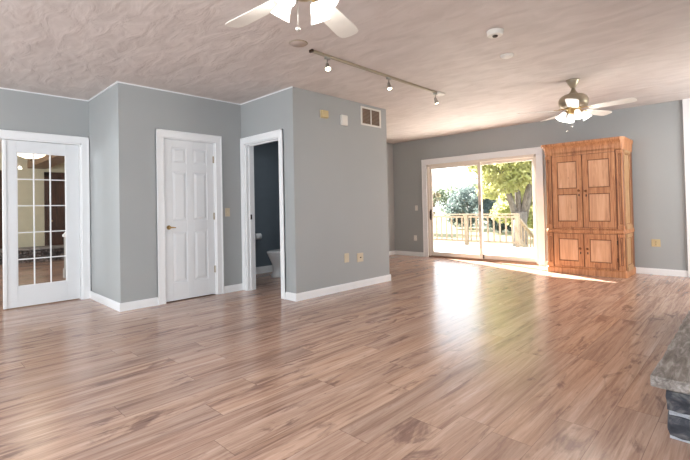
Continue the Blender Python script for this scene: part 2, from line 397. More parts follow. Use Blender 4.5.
# jambs
def jamb_x(name, x0, x1, y0, y1, h, th=.018):
    b = MB(); b.box(x0, x1, y0 - .001, y0 + th, 0, h); b.box(x0, x1, y1 - th, y1 + .001, 0, h); b.box(x0, x1, y0, y1, h - th, h + .001)
    return struct(b.build(name, 'trim'))
jamb_x('trim_9', X0 - T - .01, X0 + .002, FY0, FY1, FH)
b = MB(); b.box(X1 - T - .01, X1 + .002, D0 - .001, D0 + .012, 0, DH); b.box(X1 - T - .01, X1 + .002, D1 - .012, D1 + .001, 0, DH); b.box(X1 - T - .01, X1 + .002, D0, D1, DH - .012, DH + .001)
b.box(X1 - .075, X1 - .06, D0, D0 + .024, 0, DH); b.box(X1 - .075, X1 - .06, D1 - .024, D1, 0, DH)
struct(b.build('trim_10', 'trim'))
b = MB(); b.box(B0 - .001, B0 + .018, Y2 - .002, Y2 + T + .01, 0, 2.06); b.box(B1 - .018, B1 + .001, Y2 - .002, Y2 + T + .01, 0, 2.06); b.box(B0, B1, Y2 - .002, Y2 + T + .01, 2.035, 2.061)
# door stops
b.box(B0 + .018, B0 + .03, Y2 + .045, Y2 + .08, 0, 2.035); b.box(B1 - .03, B1 - .018, Y2 + .045, Y2 + .08, 0, 2.035); b.box(B0, B1, Y2 + .045, Y2 + .08, 2.02, 2.036)
jb = struct(b.build('trim_11', 'trim'))
MB().box(B0 + .0305, B0 + .032, Y2 + .05, Y2 + .076, .99, 1.06).build('strike_plate', 'bronze', jb)
# casing on bathroom side
b = MB(); b.box(B0 - .07, B0, Y2 + T, Y2 + T + .018, 0, 2.12); b.box(B1, B1 + .07, Y2 + T, Y2 + T + .018, 0, 2.12); struct(b.build('trim_12', 'trim'))

# unseen front and right windows, put in to let light into the room
def win_y(name, x0, x1):
    b = MB(); y0, y1 = YB - .09, YB - .03; f = .05
    b.box(x0, x1, y0, y1, W0, W0 + f); b.box(x0, x1, y0, y1, W1 - f, W1); b.box(x0, x0 + f, y0, y1, W0 + f, W1 - f); b.box(x1 - f, x1, y0, y1, W0 + f, W1 - f)
    b.box((x0 + x1) / 2 - .02, (x0 + x1) / 2 + .02, y0, y1, W0 + f, W1 - f)
    w = struct(b.build(name, 'trim')); MB().box(x0 + f, x1 - f, YB - .062, YB - .058, W0 + f, W1 - f).build('pane', 'glass', w)
win_y('window_1', *wx[0]); win_y('window_2', *wx[1])
def win_x(name, y0, y1):
    b = MB(); f = .05; xa, xb = XR + .03, XR + .09
    b.box(xa, xb, y0, y1, W0, W0 + f); b.box(xa, xb, y0, y1, W1 - f, W1); b.box(xa, xb, y0, y0 + f, W0 + f, W1 - f); b.box(xa, xb, y1 - f, y1, W0 + f, W1 - f); b.box(xa, xb, (y0 + y1) / 2 - .02, (y0 + y1) / 2 + .02, W0 + f, W1 - f)
    w = struct(b.build(name, 'trim')); MB().box(XR + .058, XR + .062, y0 + f, y1 - f, W0 + f, W1 - f).build('pane', 'glass', w)
win_x('window_3', -1.85, .05); win_x('window_4', 5.9, 7.6)

# ------------------------------------------------------------------ sliding glass door
sd = root_struct('door_1')
b = MB(); fy0, fy1 = Y3 + .005, Y3 + .13
b.box(S0, S0 + .045, fy0, fy1, .03, SH); b.box(S1 - .045, S1, fy0, fy1, .03, SH); b.box(S0, S1, fy0, fy1, SH - .05, SH)
b.build('door_frame', 'vinyl', sd, bevel=.003)
b = MB(); b.box(S0, S1, Y3 + .0, fy1, 0, .03); b.box(S0 + .045, S1 - .045, Y3 + .03, Y3 + .042, .03, .045); b.box(S0 + .045, S1 - .045, Y3 + .075, Y3 + .087, .03, .045)
b.build('threshold', 'sill', sd, bevel=.002)
def slider(x0, x1, y0, y1, st, name):
    b = MB(); z0, z1 = .04, SH - .045
    b.box(x0, x0 + st, y0, y1, z0, z1); b.box(x1 - st, x1, y0, y1, z0, z1); b.box(x0 + st, x1 - st, y0, y1, z1 - .06, z1); b.box(x0 + st, x1 - st, y0, y1, z0, z0 + .085)
    g = .008
    for (a, c, e, h_) in ((x0 + st, x0 + st + g, z0 + .085, z1 - .06), (x1 - st - g, x1 - st, z0 + .085, z1 - .06)): b.box(a, c, y0 + .012, y1 - .012, e, h_)
    p = b.build(name, 'vinyl', sd, bevel=.004)
    MB().box(x0 + st, x1 - st, (y0 + y1) / 2 - .003, (y0 + y1) / 2 + .003, z0 + .085, z1 - .06).build('glass_pane', 'glass', p)
    return p
XM = -4.0
pl = slider(S0 + .045, XM + .035, Y3 + .025, Y3 + .06, .062, 'sliding_panel')
pr = slider(XM - .035, S1 - .045, Y3 + .068, Y3 + .103, .062, 'fixed_panel')
b = MB(); b.box(S0 + .06, S0 + .085, Y3 + .004, Y3 + .026, .82, 1.05); b.tube([(S0 + .072, Y3 + .026, .84), (S0 + .072, Y3 - .02, .86), (S0 + .072, Y3 - .02, 1.01), (S0 + .072, Y3 + .026, 1.03)], .009, 8)
b.build('door_handle', 'bronze', pl)
b = MB(); b.box(XM - .0, XM + .022, Y3 + .01, Y3 + .026, 1.0, 1.13); b.build('latch', 'bronze', pl, bevel=.002)
b = MB(); b.box(XM + .036, XM + .05, Y3 + .045, Y3 + .068, .05, .13); b.build('roller_guard', 'slot', pl)

# ------------------------------------------------------------------ six panel closet door
d3 = root_struct('door_2', (X1 - .02, D0 + .014, .012), PI / 2)   # local x runs along world +y, local -y faces the room (+x)
dw, dh = D1 - D0 - .028, DH - .012 - .014
b = MB(); b.box(0, dw, .012, .036, 0, dh)
st = .098; ms = .09; pw = (dw - 2 * st - ms) / 2
rows = [(0.22, 0.86), (1.0, 1.62), (1.72, 1.92)]
b.box(0, st, 0, .012, 0, dh); b.box(dw - st, dw, 0, .012, 0, dh); b.box(st + pw, st + pw + ms, 0, .012, 0, dh)
zz = [0] + [z for r_ in rows for z in r_] + [dh]
for i in range(0, len(zz), 2):
    for xa in (st, st + pw + ms): b.box(xa, xa + pw, 0, .012, zz[i], zz[i + 1])
for z0, z1 in rows:
    for xa in (st, st + pw + ms): b.frustum(xa + .012, xa + pw - .012, z0 + .012, z1 - .012, .012, .001, .03)
b.build('door_leaf', 'door', d3, bevel=.002)
kb = MB(); kb.lathe([(0.0, 0), (.026, 0), (.027, .005), (.012, .010), (.010, .03), (.012, .035)], (.05, 0, .915), (0, -1, 0))
kb.tube([(.05, -.032, .915), (.07, -.036, .916), (.10, -.038, .914), (.125, -.036, .910)], [.010, .010, .008, .006], 10)
kb.build('door_handle', 'brass', d3)
for hz in (.33, 1.04, 1.80):
    hb = MB(); hb.box(dw - .014, dw + .016, -.006, .0, hz - .045, hz + .045); hb.tube([(dw + .003, -.008, hz - .047), (dw + .003, -.008, hz + .047)], .006, 8); hb.build('hinge', 'brass' if False else 'nickel', d3)
struct(MB().box(X1 - .19, X1 - .17, D0 - .1, D1 + .1, 0, 2.2).build('wall_closet_inner', 'wall_dark'))

# ------------------------------------------------------------------ french door leaf (15 lites)
fd = root_struct('door_3', (X0 - .035, .752, .012), PI / 2)
fw, fh = FY1 - .02 - .752, FH - .034
L0, L1 = .135, .645       # glass zone in x
Z0, Z1 = .245, 1.87
b = MB(); b.box(.035, L0, 0, .036, 0, fh); b.box(L1, fw, 0, .036, 0, fh); b.box(L0, L1, 0, .036, 0, Z0); b.box(L0, L1, 0, .036, Z1, fh)
b.build('door_leaf', 'door', fd, bevel=.003)
MB().box(0, .034, -.012, .04, 0, fh).build('astragal', 'trim', fd, bevel=.003)
b = MB()
for i in (1, 2): x = L0 + (L1 - L0) * i / 3; b.box(x - .006, x + .006, .006, .030, Z0, Z1)
for j in (1, 2, 3, 4): z = Z0 + (Z1 - Z0) * j / 5; b.box(L0, L1, .0065, .0295, z - .006, z + .006)
for (a, c, e, h_) in ((L0, L0 + .008, Z0, Z1), (L1 - .008, L1, Z0, Z1), (L0, L1, Z0, Z0 + .008), (L0, L1, Z1 - .008, Z1)): b.box(a, c, .004, .032, e, h_)
b.build('muntins', 'trim', fd)
MB().box(L0, L1, .016, .020, Z0, Z1).build('glass_pane', 'glass', fd)
# open left leaf swung into the next room
fo = root_struct('door_4', (X0 - .125, FY0 + .03, .012), PI)
b = MB(); b.box(0, .12, 0, .036, 0, fh); b.box(.63, .75, 0, .036, 0, fh); b.box(.12, .63, 0, .036, 0, Z0); b.box(.12, .63, 0, .036, Z1, fh); b.build('door_leaf', 'door', fo, bevel=.003)
b = MB()
for i in (1, 2): x = .12 + .51 * i / 3; b.box(x - .006, x + .006, .006, .030, Z0, Z1)
for j in (1, 2, 3, 4): z = Z0 + (Z1 - Z0) * j / 5; b.box(.12, .63, .0065, .0295, z - .008, z + .008)
b.build('muntins', 'trim', fo); MB().box(.12, .63, .016, .020, Z0, Z1).build('glass_pane', 'glass', fo)

# ------------------------------------------------------------------ next room contents
lt = thing('ceiling_light', 'alabaster bowl ceiling light glowing in the room behind the french door', 'lamp', (-7.75, 1.25, 1.96))
MB().lathe([(.0, 0), (.08, .006), (.15, .035), (.20, .08), (.235, .14), (.24, .155), (.232, .155), (.19, .085), (.12, .04), (0, .02)], seg=32).build('bowl', 'bowl', lt)
MB().lathe([(.0, -.035), (.012, -.03), (.016, -.015), (.008, 0), (.008, .51), (.06, .62), (.07, .67)], seg=16).build('stem', 'bronze', lt)
b = MB(); b.box(-.235, .235, -.006, .006, .148, .158); b.build('crossbar', 'bronze', lt)
light('bowl_glow', 'POINT', (-7.75, 1.27, 2.35), 12, (1, .86, .68), radius=.2)
light('bathroom_fill', 'AREA', (-4.9, 4.2, 2.6), 9, (.95, .97, 1), .4, .4, (0, 0, -1))  # unseen area lamp added to brighten the bathroom
light('next_room_fill', 'AREA', (-10, -2.8, 1.5), 210, DAY, 2.2, 1.4, (0, 1, 0))  # area lamp added to brighten the next room, no window there
struct(MB().box(-13.0, X0 - T, 2.02, 2.4, 2.28, HH).build('trim_13', 'beam', bevel=.004))
dd = thing('wooden_door', 'dark brown stained door in the far room seen through the right glass panes', 'door', (-12.999, 2.52, 0), PI / 2)
b = MB(); b.box(-.07, .42, -.03, 0, 0.02, 2.1); b.build('door_leaf', 'brown', dd, bevel=.004)
b = MB(); b.box(-.16, -.07, -.045, 0, 0, 2.2); b.box(.42, .5, -.045, 0, 0, 2.2); b.box(-.16, .5, -.045, 0, 2.1, 2.2); b.build('door_casing', 'brown', dd)
b = MB(); b.box(.29, .35, -.036, -.03, .9, 1.9); b.build('sidelight', emitter('daylight_glow', (.95, .98, 1), 1.6), dd)  # emission paints in the daylight of a narrow window
b = MB(); b.lathe([(0, 0), (.025, 0), (.01, .02), (.028, .05), (.02, .07), (0, .075)], (-.02, -.03, .95), (0, -1, 0), 12); b.build('knob', 'brass', dd)
d2 = thing('wooden_door', 'dark brown door at the extreme left edge beyond the open doorway', 'door', (-12.999, 1.3, 0), PI / 2)
b = MB(); b.box(-.5, .22, -.03, 0, .02, 2.1); b.build('door_leaf', 'brown', d2, bevel=.004)
b = MB(); b.box(-.58, -.5, -.045, 0, 0, 2.2); b.box(.22, .29, -.045, 0, 0, 2.2); b.box(-.58, .29, -.045, 0, 2.1, 2.2); b.build('door_casing', 'brown', d2)
lg = thing('stone_ledge', 'low dark rubble stone ledge with pale top across the far room', 'ledge', (-12.45, 2.3, 0))
b = MB()
rs = random.Random(3)
for k in range(3):
    y = -1.25
    while y < 1.0:
        L = rs.uniform(.14, .3); b.box(-.30 + rs.uniform(0, .02), .2 + rs.uniform(0, .03), y, y + L - .012, k * .095, k * .095 + .085); y += L
b.build('rubble_base', 'rubble', lg, bevel=.012)
MB().box(-.33, .25, -1.3, 1.05, .285, .335).build('ledge_top', 'slab', lg, bevel=.006)
nw = thing('newel_post', 'grey square post with moulded cap behind the right glass panes', 'post', (-8.75, 1.93, 0))
b = MB(); b.box(-.05, .05, -.05, .05, 0, .72); b.box(-.065, .065, -.065, .065, 0, .16); b.build('shaft', 'grey_wood', nw, bevel=.004)
b = MB(); b.box(-.07, .07, -.07, .07, .72, .76); b.prism([(-.06, -.06), (.06, -.06), (.06, .06), (-.06, .06)], .76, .83, [(-.02, -.02), (.02, -.02), (.02, .02), (-.02, .02)]); b.build('cap', 'trim', nw, bevel=.004)

# ------------------------------------------------------------------ bathroom
tl = thing('toilet', 'white porcelain toilet half seen through the open bathroom doorway', 'toilet', (-5.77, 4.64, 0))
def oval(cx, cy, rx, ry, n=28, p=1): return [(cx + rx * math.cos(2 * PI * k / n), cy + ry * math.sin(2 * PI * k / n)) for k in range(n)]
def loft(b, rings):
    n = len(rings[0][0]); v = []
    for poly, z in rings: v += [(x, y, z) for x, y in poly]
    f = [(i * n + k, i * n + (k + 1) % n, (i + 1) * n + (k + 1) % n, (i + 1) * n + k) for i in range(len(rings) - 1) for k in range(n)]
    b.add(v, f, True); o = len(b.v) - len(v)
    b.f += [tuple(o + k for k in range(n))[::-1], tuple(o + (len(rings) - 1) * n + k for k in range(n))]; b.sm += [False, False]
b = MB(); loft(b, [(oval(0, -.2, .14, .28), 0), (oval(0, -.2, .135, .275), .03), (oval(0, -.19, .118, .25), .12), (oval(0, -.21, .128, .25), .22), (oval(0, -.24, .175, .27), .33), (oval(0, -.25, .185, .285), .385), (oval(0, -.25, .18, .28), .395)])
b.box(-.10, .10, -.02, .19, .2, .39); b.build('bowl', 'porcelain', tl)
b = MB(); loft(b, [(oval(0, -.255, .19, .285), .395), (oval(0, -.255, .195, .29), .405), (oval(0, -.255, .192, .288), .425), (oval(0, -.25, .17, .26), .435)]); b.build('lid', 'porcelain', tl)
b = MB(); b.box(-.21, .21, .08, .27, .39, .74); b.build('tank', 'porcelain', tl, bevel=.03, segs=3)
b = MB(); b.box(-.22, .22, .07, .28, .74, .775); b.build('tank_lid', 'porcelain', tl, bevel=.012)
b = MB(); b.tube([(-.16, .08, .69), (-.16, .055, .69), (-.08, .05, .685)], .008, 8); b.build('flush_lever', 'steel', tl)
tp = thing('toilet_paper_roll', 'white tissue roll on holder on the dark bathroom wall', 'toilet paper', (-6.3, 4.20, .66))
b = MB(); b.tube([(.075, -.055, 0), (.075, .055, 0)], .055, 20); b.build('roll', 'paper', tp)
b = MB(); b.tube([(0, -.075, 0), (.075, -.075, 0), (.075, .075, 0), (0, .075, 0)], .009, 8); b.build('holder', 'steel', tp)

# ------------------------------------------------------------------ armoire
ar = thing('armoire', 'tall knotty pine armoire with four panelled doors beside the sliding glass door', 'armoire', (-1.935, 7.36, 0))
AB = Y3 - 7.36 - .02
def foot(o, fo_=None):
    a = .53 + o * .7; h_ = .548 + o; c_ = .018 - o * .7; rr = .548 + o * .35
    return [(-a, -o), (.53 - o * .2, -o), (rr, c_ + o * .6), (rr, AB), (-h_, AB), (-h_, c_)]
b = MB(); b.prism(foot(-.004), .10, 1.94); b.build('carcass', 'pine_dark', ar, bevel=.003)  # dark tone paints shade into the gaps around the doors
b = MB(); b.prism(foot(.028), 0, .085); b.prism(foot(.028), .085, .105, foot(.006)); b.build('plinth', 'pine_greyish' if False else 'pine', ar, bevel=.003)
b = MB(); prev = foot(.0)
prof = [(1.915, .006), (1.93, .016), (1.955, .016), (2.0, .022), (2.035, .034), (2.06, .056), (2.078, .062), (2.10, .062)]
for (z0, o0), (z1, o1) in zip(prof[:-1], prof[1:]): b.prism(foot(o0), z0, z1, foot(o1))
b.build('cornice', 'pine', ar)
b = MB(); b.prism(foot(.012), .655, .672, foot(.018)); b.prism(foot(.018), .672, .70); b.prism(foot(.012), .70, .722, foot(.002)); b.build('waist_moulding', 'pine', ar)
for za, zb in ((.105, .119), (.646, .656), (.722, .739), (1.891, 1.94)): MB().box(-.444, .440, -.016, 0, za, zb).build('rail', 'pine', ar)
# frame fields : doors
def arm_door(x0, x1, z0, z1, fields, name, knobx, knobz, keyside):
    st_ = .072
    b = MB(); y0, y1 = -.022, -.002
    zs = [z0] + [z for f_ in fields for z in f_] + [z1]
    b.box(x0, x0 + st_, y0, y1, z0, z1); b.box(x1 - st_, x1, y0, y1, z0, z1)
    for i in range(0, len(zs), 2): b.box(x0 + st_, x1 - st_, y0, y1, zs[i], zs[i + 1])
    d = b.build(name, 'pine', ar, bevel=.003)
    for a, c in fields:
        b = MB(); b.box(x0 + st_, x1 - st_, -.008, -.002, a, c); b.build('field_panel', 'pine_panel', d)
        b = MB(); w = .012
        for q_ in ((x0 + st_, x0 + st_ + w, a, c), (x1 - st_ - w, x1 - st_, a, c), (x0 + st_ + w, x1 - st_ - w, a, a + w), (x0 + st_ + w, x1 - st_ - w, c - w, c)):
            b.box(q_[0], q_[1], -.017, -.008, q_[2], q_[3])
        b.build('panel_moulding', 'pine_dark', d, bevel=.004)
    b = MB(); b.lathe([(0.008, 0), (.007, .012), (.016, .02), (.02, .03), (.014, .04), (0, .043)], (knobx, -.022, knobz), (0, -1, 0), 16); b.build('knob', 'pine_dark', d)
    b = MB(); b.box(knobx - .009, knobx + .009, -.0245, -.022, knobz - .085, knobz - .05); b.build('keyhole_plate', 'bronze', d)
g = .006
c0 = -.003
arm_door(-.444, c0 - g, .745, 1.885, [(.835, 1.27), (1.36, 1.795)], 'door', c0 - .05, 1.32, 1)
arm_door(c0 + g, .440, .745, 1.885, [(.835, 1.27), (1.36, 1.795)], 'door', c0 + .05, 1.31, -1)
arm_door(-.444, c0 - g, .125, .64, [(.205, .56)], 'door', c0 - .05, .41, 1)
arm_door(c0 + g, .440, .125, .64, [(.205, .56)], 'door', c0 + .05, .41, -1)
# pilasters, front pair and chamfered corners
def pil(T_, w, mat_, nm):
    for z0, z1 in ((.11, .65), (.728, 1.91)):
        b = MB(); b.T = T_
        b.box(-w / 2 - .004, w / 2 + .004, -.026, 0, z0 - .012, z0 + .05); b.box(-w / 2 - .004, w / 2 + .004, -.026, 0, z1 - .05, z1)
        b.box(-w / 2, -w / 2 + .022, -.016, 0, z0, z1); b.box(w / 2 - .022, w / 2, -.016, 0, z0, z1); b.box(-w / 2 + .022, w / 2 - .022, -.016, 0, z0, z0 + .07); b.box(-w / 2 + .022, w / 2 - .022, -.016, 0, z1 - .06, z1)
        b.box(-w / 2 + .022, w / 2 - .022, -.006, 0, z0 + .07, z1 - .06)
        p_ = b.build(nm, mat_, ar, bevel=.003)
        b = MB(); b.T = T_; ww = w / 2 - .022
        for q_ in ((-ww, -ww + .007, z0 + .07, z1 - .06), (ww - .007, ww, z0 + .07, z1 - .06), (-ww, ww, z0 + .07, z0 + .078), (-ww, ww, z1 - .068, z1 - .06)): b.box(q_[0], q_[1], -.012, -.006, q_[2], q_[3])
        b.build('panel_moulding', 'pine_dark', p_)
for sx in (-1, 1):
    pil(Matrix.Translation((sx * .5, .002, 0)), .076, 'pine', 'pilaster')
    pil(Matrix.Translation((sx * .5435, .205, 0)) @ Matrix.Rotation(sx * PI / 2, 4, 'Z'), .36, 'pine_greyish', 'side_pilaster')
for z in (.26, .52): MB().tube([(.447, -.027, z - .03), (.447, -.027, z + .03)], .006, 8).build('hinge', 'bronze', ar)

# ------------------------------------------------------------------ stone hearth at right
he = thing('fireplace_hearth', 'raised hearth of dark stacked stone under a thick grey slab at lower right', 'hearth', (.4, 4.0, 0))
HX, HY0, HY1 = -.335, 2.49, 5.5
b = MB(); b.box(HX - .4 + .016, XR - .4 - .001, HY0 - 4 + .016, HY1 - 4 - .03, 0.002, .246); core = b.build('mortar_core', 'mortar', he)
b = MB(); rs = random.Random(11)
def rock(b, x0, x1, y0, y1, z0, z1, j=.006):
    nx, ny, nz = max(2, int((x1 - x0) / .04)), max(2, int((y1 - y0) / .04)), 3
    idx = {}; vs = []; fs = []
    def vert(i, k, l):
        if (i, k, l) not in idx:
            idx[(i, k, l)] = len(vs)
            c = j * .7 * (((i in (0, nx)) + (k in (0, ny)) + (l in (0, nz))) - 1)
            sx_ = 1 if i == 0 else (-1 if i == nx else 0); sy_ = 1 if k == 0 else (-1 if k == ny else 0); sz_ = 1 if l == 0 else (-1 if l == nz else 0)
            vs.append((x0 + (x1 - x0) * i / nx + sx_ * c + rs.uniform(-j, j) * .6, y0 + (y1 - y0) * k / ny + sy_ * c + rs.uniform(-j, j) * .6, z0 + (z1 - z0) * l / nz + sz_ * c + rs.uniform(-j, j) * .4))
        return idx[(i, k, l)]
    for i in range(nx):
        for k in range(ny):
            for l in (0, nz): fs.append((vert(i, k, l), vert(i + 1, k, l), vert(i + 1, k + 1, l), vert(i, k + 1, l)))
    for i in range(nx):
        for l in range(nz):
            for k in (0, ny): fs.append((vert(i, k, l), vert(i + 1, k, l), vert(i + 1, k, l + 1), vert(i, k, l + 1)))
    for k in range(ny):
        for l in range(nz):
            for i in (0, nx): fs.append((vert(i, k, l), vert(i, k + 1, l), vert(i, k + 1, l + 1), vert(i, k, l + 1)))
    b.add(vs, fs)
for z0, z1 in [(.012, .118), (.131, .232)]:
    y = HY0 - 4
    while y < HY1 - 4 - .05:
        L = rs.uniform(.16, .42); L = min(L, HY1 - 4 - y)
        o = rs.uniform(0, .012); rock(b, HX - .4 + o, HX - .4 + .12, y, y + L - .016, z0, z1); y += L
    x = HX - .4 + .13
    while x < XR - .4 - .06:
        L = rs.uniform(.16, .42); L = min(L, XR - .4 - .01 - x)
        o = rs.uniform(0, .012); rock(b, x, x + L - .016, HY0 - 4 + o, HY0 - 4 + .12, z0, z1); x += L
b.build('stacked_stones', 'stone', he)
def slab_mesh():
    b = MB(); x0, x1, y0, y1 = -.378 - .4, XR - .4 - .001, 2.45 - 4, HY1 - 4 + .04
    pts = []; n = 44
    rs = random.Random(5)
    for i in range(n + 1): pts.append((x0 + rs.uniform(-.004, .004), y1 + (y0 - y1) * i / n))
    for i in range(1, 24): pts.append((x0 + (x1 - x0) * i / 24, y0 + rs.uniform(-.004, .004)))
    pts += [(x1, y0), (x1, y1)]
    b.prism(pts, .246, .30); return b
slab_mesh().build('hearth_slab', 'slab', he, bevel=.005)

# ------------------------------------------------------------------ ceiling fans
def make_fan(loc, label, turn, kit, chain):
    f_ = thing('ceiling_fan', label, 'ceiling fan', loc, 0, 'white ceiling fans with lit shades')
    # loc is the canopy's top on the ceiling; parts hang down
    MB().lathe([(.02, -.10), (.03, -.095), (.055, -.05), (.075, -.015), (.078, 0)], seg=24).build('canopy', 'nickel', f_)
    MB().lathe([(.012, -.27), (.012, -.09)], seg=12).build('downrod', 'nickel', f_)
    sh = lambda pr, d: [(r_, z_ - d) for r_, z_ in pr]
    MB().lathe(sh([(.03, -.345), (.12, -.34), (.15, -.325), (.165, -.29), (.165, -.25), (.15, -.215), (.12, -.19), (.06, -.175), (.03, -.14), (.02, -.10)], 0), seg=32).build('motor_housing', 'nickel', f_)
    MB().lathe(sh([(.02, -.415), (.05, -.41), (.062, -.395), (.066, -.375), (.08, -.36), (.09, -.344)], 0), seg=24).build('switch_housing', 'brass', f_)
    for k in range(5):
        a = math.radians(turn + 72 * k); Rm = Matrix.Rotation(a, 4, 'Z')
        b = MB(); b.T = Rm @ Matrix.Translation((0, 0, -.368)) @ Matrix.Rotation(math.radians(-11), 4, 'X')
        zc = 0; pts = [(.17, -.045), (.19, -.058), (.57, -.07), (.62, -.064), (.645, -.045), (.652, 0), (.645, .045), (.62, .064), (.57, .07), (.19, .058), (.17, .045)]
        b.prism([(x, y) for x, y in pts], zc - .003, zc + .003)
        bl = b.build('blade', 'blade', f_, bevel=.001)
        b = MB(); b.T = Rm; b.box(.09, .17, -.012, .012, -.358, -.351); b.box(.155, .23, -.035, .035, -.368, -.362); b.build('blade_bracket', 'brass', bl, bevel=.002)
    for k in range(4):
        a = math.radians(kit + 90 * k); dx, dy = math.cos(a), math.sin(a)
        b = MB(); b.tube([(dx * .05, dy * .05, -.395), (dx * .08, dy * .08, -.385), (dx * .10, dy * .10, -.395)], .009, 8)
        arm_ = b.build('lamp_arm', 'brass', f_)
        ax = Vector((dx * .55, dy * .55, -.83)).normalized()
        b = MB(); b.lathe([(.018, 0), (.027, .010), (.034, .032), (.042, .066), (.053, .096), (.056, .103), (.051, .099), (.036, .058), (.026, .018), (.014, .005)], (dx * .10, dy * .10, -.392), ax, 20)
        b.build('lamp_shade', 'shade', arm_)
        light('fan_bulb', 'POINT', Vector(loc) + Vector((dx * .10, dy * .10, -.392)) + ax * .15, 2.0, (1, .95, .88), radius=.04)
    for cx_, cy_, ce in ((-.022, -.022, -.565), (-.065, -.05, chain)):
        b = MB(); b.tube([(cx_, cy_, -.40), (cx_, cy_, ce)], .0014, 6); b.lathe([(0, -.025), (.010, -.018), (.013, -.008), (.008, 0), (0, .004)], (cx_, cy_, ce), seg=12); b.build('pull_chain', 'steel', f_)
    return f_
make_fan((-1.65, 1.42, HH), 'white ceiling fan cut by the top edge of the picture, nearest', 39, 14, -.42)
make_fan((-1.56, 5.641, HH), 'whole white ceiling fan hanging near the pine armoire', -4, 34, -.62)

# ------------------------------------------------------------------ track light
tr = thing('track_light', 'brushed ceiling track with three small lit spotlights', 'track light', (-2.975, 3.78, HH))
b = MB(); b.box(-.016, .016, -1.13, 1.10, -.022, 0); b.build('track', 'nickel', tr, bevel=.002)
b = MB(); b.box(-.022, .022, -1.145, -1.125, -.025, 0); b.build('end_cap', 'bronze', tr)
b = MB(); b.box(-.05, .05, 1.04, 1.19, -.03, 0); b.build('feed_canopy', 'white_plastic', tr, bevel=.01)
for yy, tilt in ((-.93, (.55, -.35)), (.04, (.35, -.2)), (1.02, (.25, .15))):
    b = MB(); b.box(-.014, .014, yy - .03, yy + .03, -.045, -.022); b.tube([(0, yy, -.045), (0, yy, -.10)], .006, 8); hd = b.build('spotlight', 'steel', tr)
    ax = Vector((tilt[0], tilt[1], -1)).normalized(); c = Vector((0, yy, -.10)) - ax * .02
    b = MB(); b.lathe([(.0, 0), (.014, .002), (.018, .015), (.020, .045), (.030, .075), (.032, .085), (.029, .085), (.018, .05), (0, .045)], c, ax, 18); b.build('lamp_head', 'steel', hd)
    b = MB(); b.lathe([(0, .055), (.016, .056), (.024, .072), (.024, .08), (0, .086)], c, ax, 16); b.build('bulb', 'bulb', hd)
    l = light('track_bulb_glow', 'SPOT', Vector((-2.975, 3.78, HH)) + c + ax * .10, 22, (1, .85, .66), direction=ax, radius=.03); l.data.spot_size = math.radians(80); l.data.spot_blend = .6

# ------------------------------------------------------------------ ceiling devices
sm = thing('smoke_detector', 'round white smoke detector on the ceiling, the taller of two discs', 'smoke detector', (-1.578, 3.53, HH))
b = MB(); b.lathe([(.058, -.042), (.064, -.036), (.068, -.012), (.07, 0)], seg=28); b.build('housing', 'white_plastic', sm)
b = MB(); b.lathe([(0, -.052), (.02, -.052), (.024, -.042)], (.0, 0, 0), seg=16); b.build('test_button', 'slot', sm)
cs = thing('ceiling_sensor', 'small flat white plate on the ceiling beside the smoke detector', 'sensor', (-1.753, 4.185, HH))
b = MB(); b.lathe([(.03, -.03), (.058, -.018), (.064, 0)], seg=20); b.build('cover', 'white_plastic', cs)
sp = thing('ceiling_speaker', 'flat round grey speaker grille flush in the ceiling near the track', 'speaker', (-2.94, 2.46, HH))
b = MB(); b.lathe([(.075, -.006), (.08, -.004), (.085, 0)], seg=32); b.build('rim', 'nickel', sp)
b = MB(); b.lathe([(0, -.0075), (.074, -.0075), (.075, -.003)], seg=32); b.build('grille', plain('taupe_grille', s2l(186, 170, 160), .7), sp)

# ------------------------------------------------------------------ wall devices (facing +x, local x along world +y, local -y out of wall)
def plate_on(nm, label, cat, loc, rz, w, h, mat_, kind, group=None):
    p = thing(nm, label, cat, loc, rz, group)
    b = MB(); b.box(-w / 2, w / 2, -.007, 0, -h / 2, h / 2); b.build('cover_plate', mat_, p, bevel=.003)
    if kind == 'outlet':
        for zz_ in (-.021, .021):
            b = MB(); b.lathe([(0.016, 0), (.015, .003), (0, .0032)], (0, -.007, zz_), (0, -1, 0), 16); s_ = b.build('socket', mat_, p)
            b = MB(); b.box(-.007, -.005, -.0112, -.010, zz_ - .004, zz_ + .006); b.box(.005, .007, -.0112, -.010, zz_ - .004, zz_ + .006); b.build('slot', 'slot', s_)
    elif kind == 'switch':
        b = MB(); b.box(-.005, .005, -.018, -.007, -.004, .012); b.build('toggle', mat_, p, bevel=.001)
    elif kind == 'switch2':
        for xx in (-.023, .023):
            b = MB(); b.box(xx - .005, xx + .005, -.018, -.007, -.004, .012); b.build('toggle', mat_, p, bevel=.001)
    elif kind == 'jack':
        b = MB(); b.tube([(0, -.007, 0), (0, -.02, 0)], .008, 10); b.build('jack', 'slot', p)
    return p
plate_on('light_switch', 'ivory light switch plate right of the white six panel door', 'light switch', (X1, 3.03, 1.10), PI / 2, .072, .116, 'ivory', 'switch')
plate_on('wall_plate', 'blank ivory plate low on the grey wall, nearer the bathroom doorway', 'wall plate', (X2, 4.16, .44), PI / 2, .09, .125, 'ivory', 'none')
plate_on('cable_outlet', 'ivory cable jack plate low on the grey wall, nearer the wall end', 'outlet', (X2, 4.435, .42), PI / 2, .13, .125, 'ivory', 'jack')
plate_on('light_switch', 'white switch plate on the wall left of the sliding door', 'light switch', (-5.515, Y3, 1.09), 0, .072, .116, 'white_plastic', 'switch')
plate_on('power_outlet', 'white outlet low on the wall left of the sliding door', 'outlet', (-5.56, Y3, .41), 0, .08, .12, 'white_plastic', 'outlet')
plate_on('power_outlet', 'ivory double outlet on the wall right of the pine armoire', 'outlet', (-1.112, Y3, .486), 0, .115, .115, 'almond', 'outlet')
ch = thing('door_chime', 'almond coloured square box high on the grey wall', 'door chime', (X2, 3.78, 2.36), PI / 2)
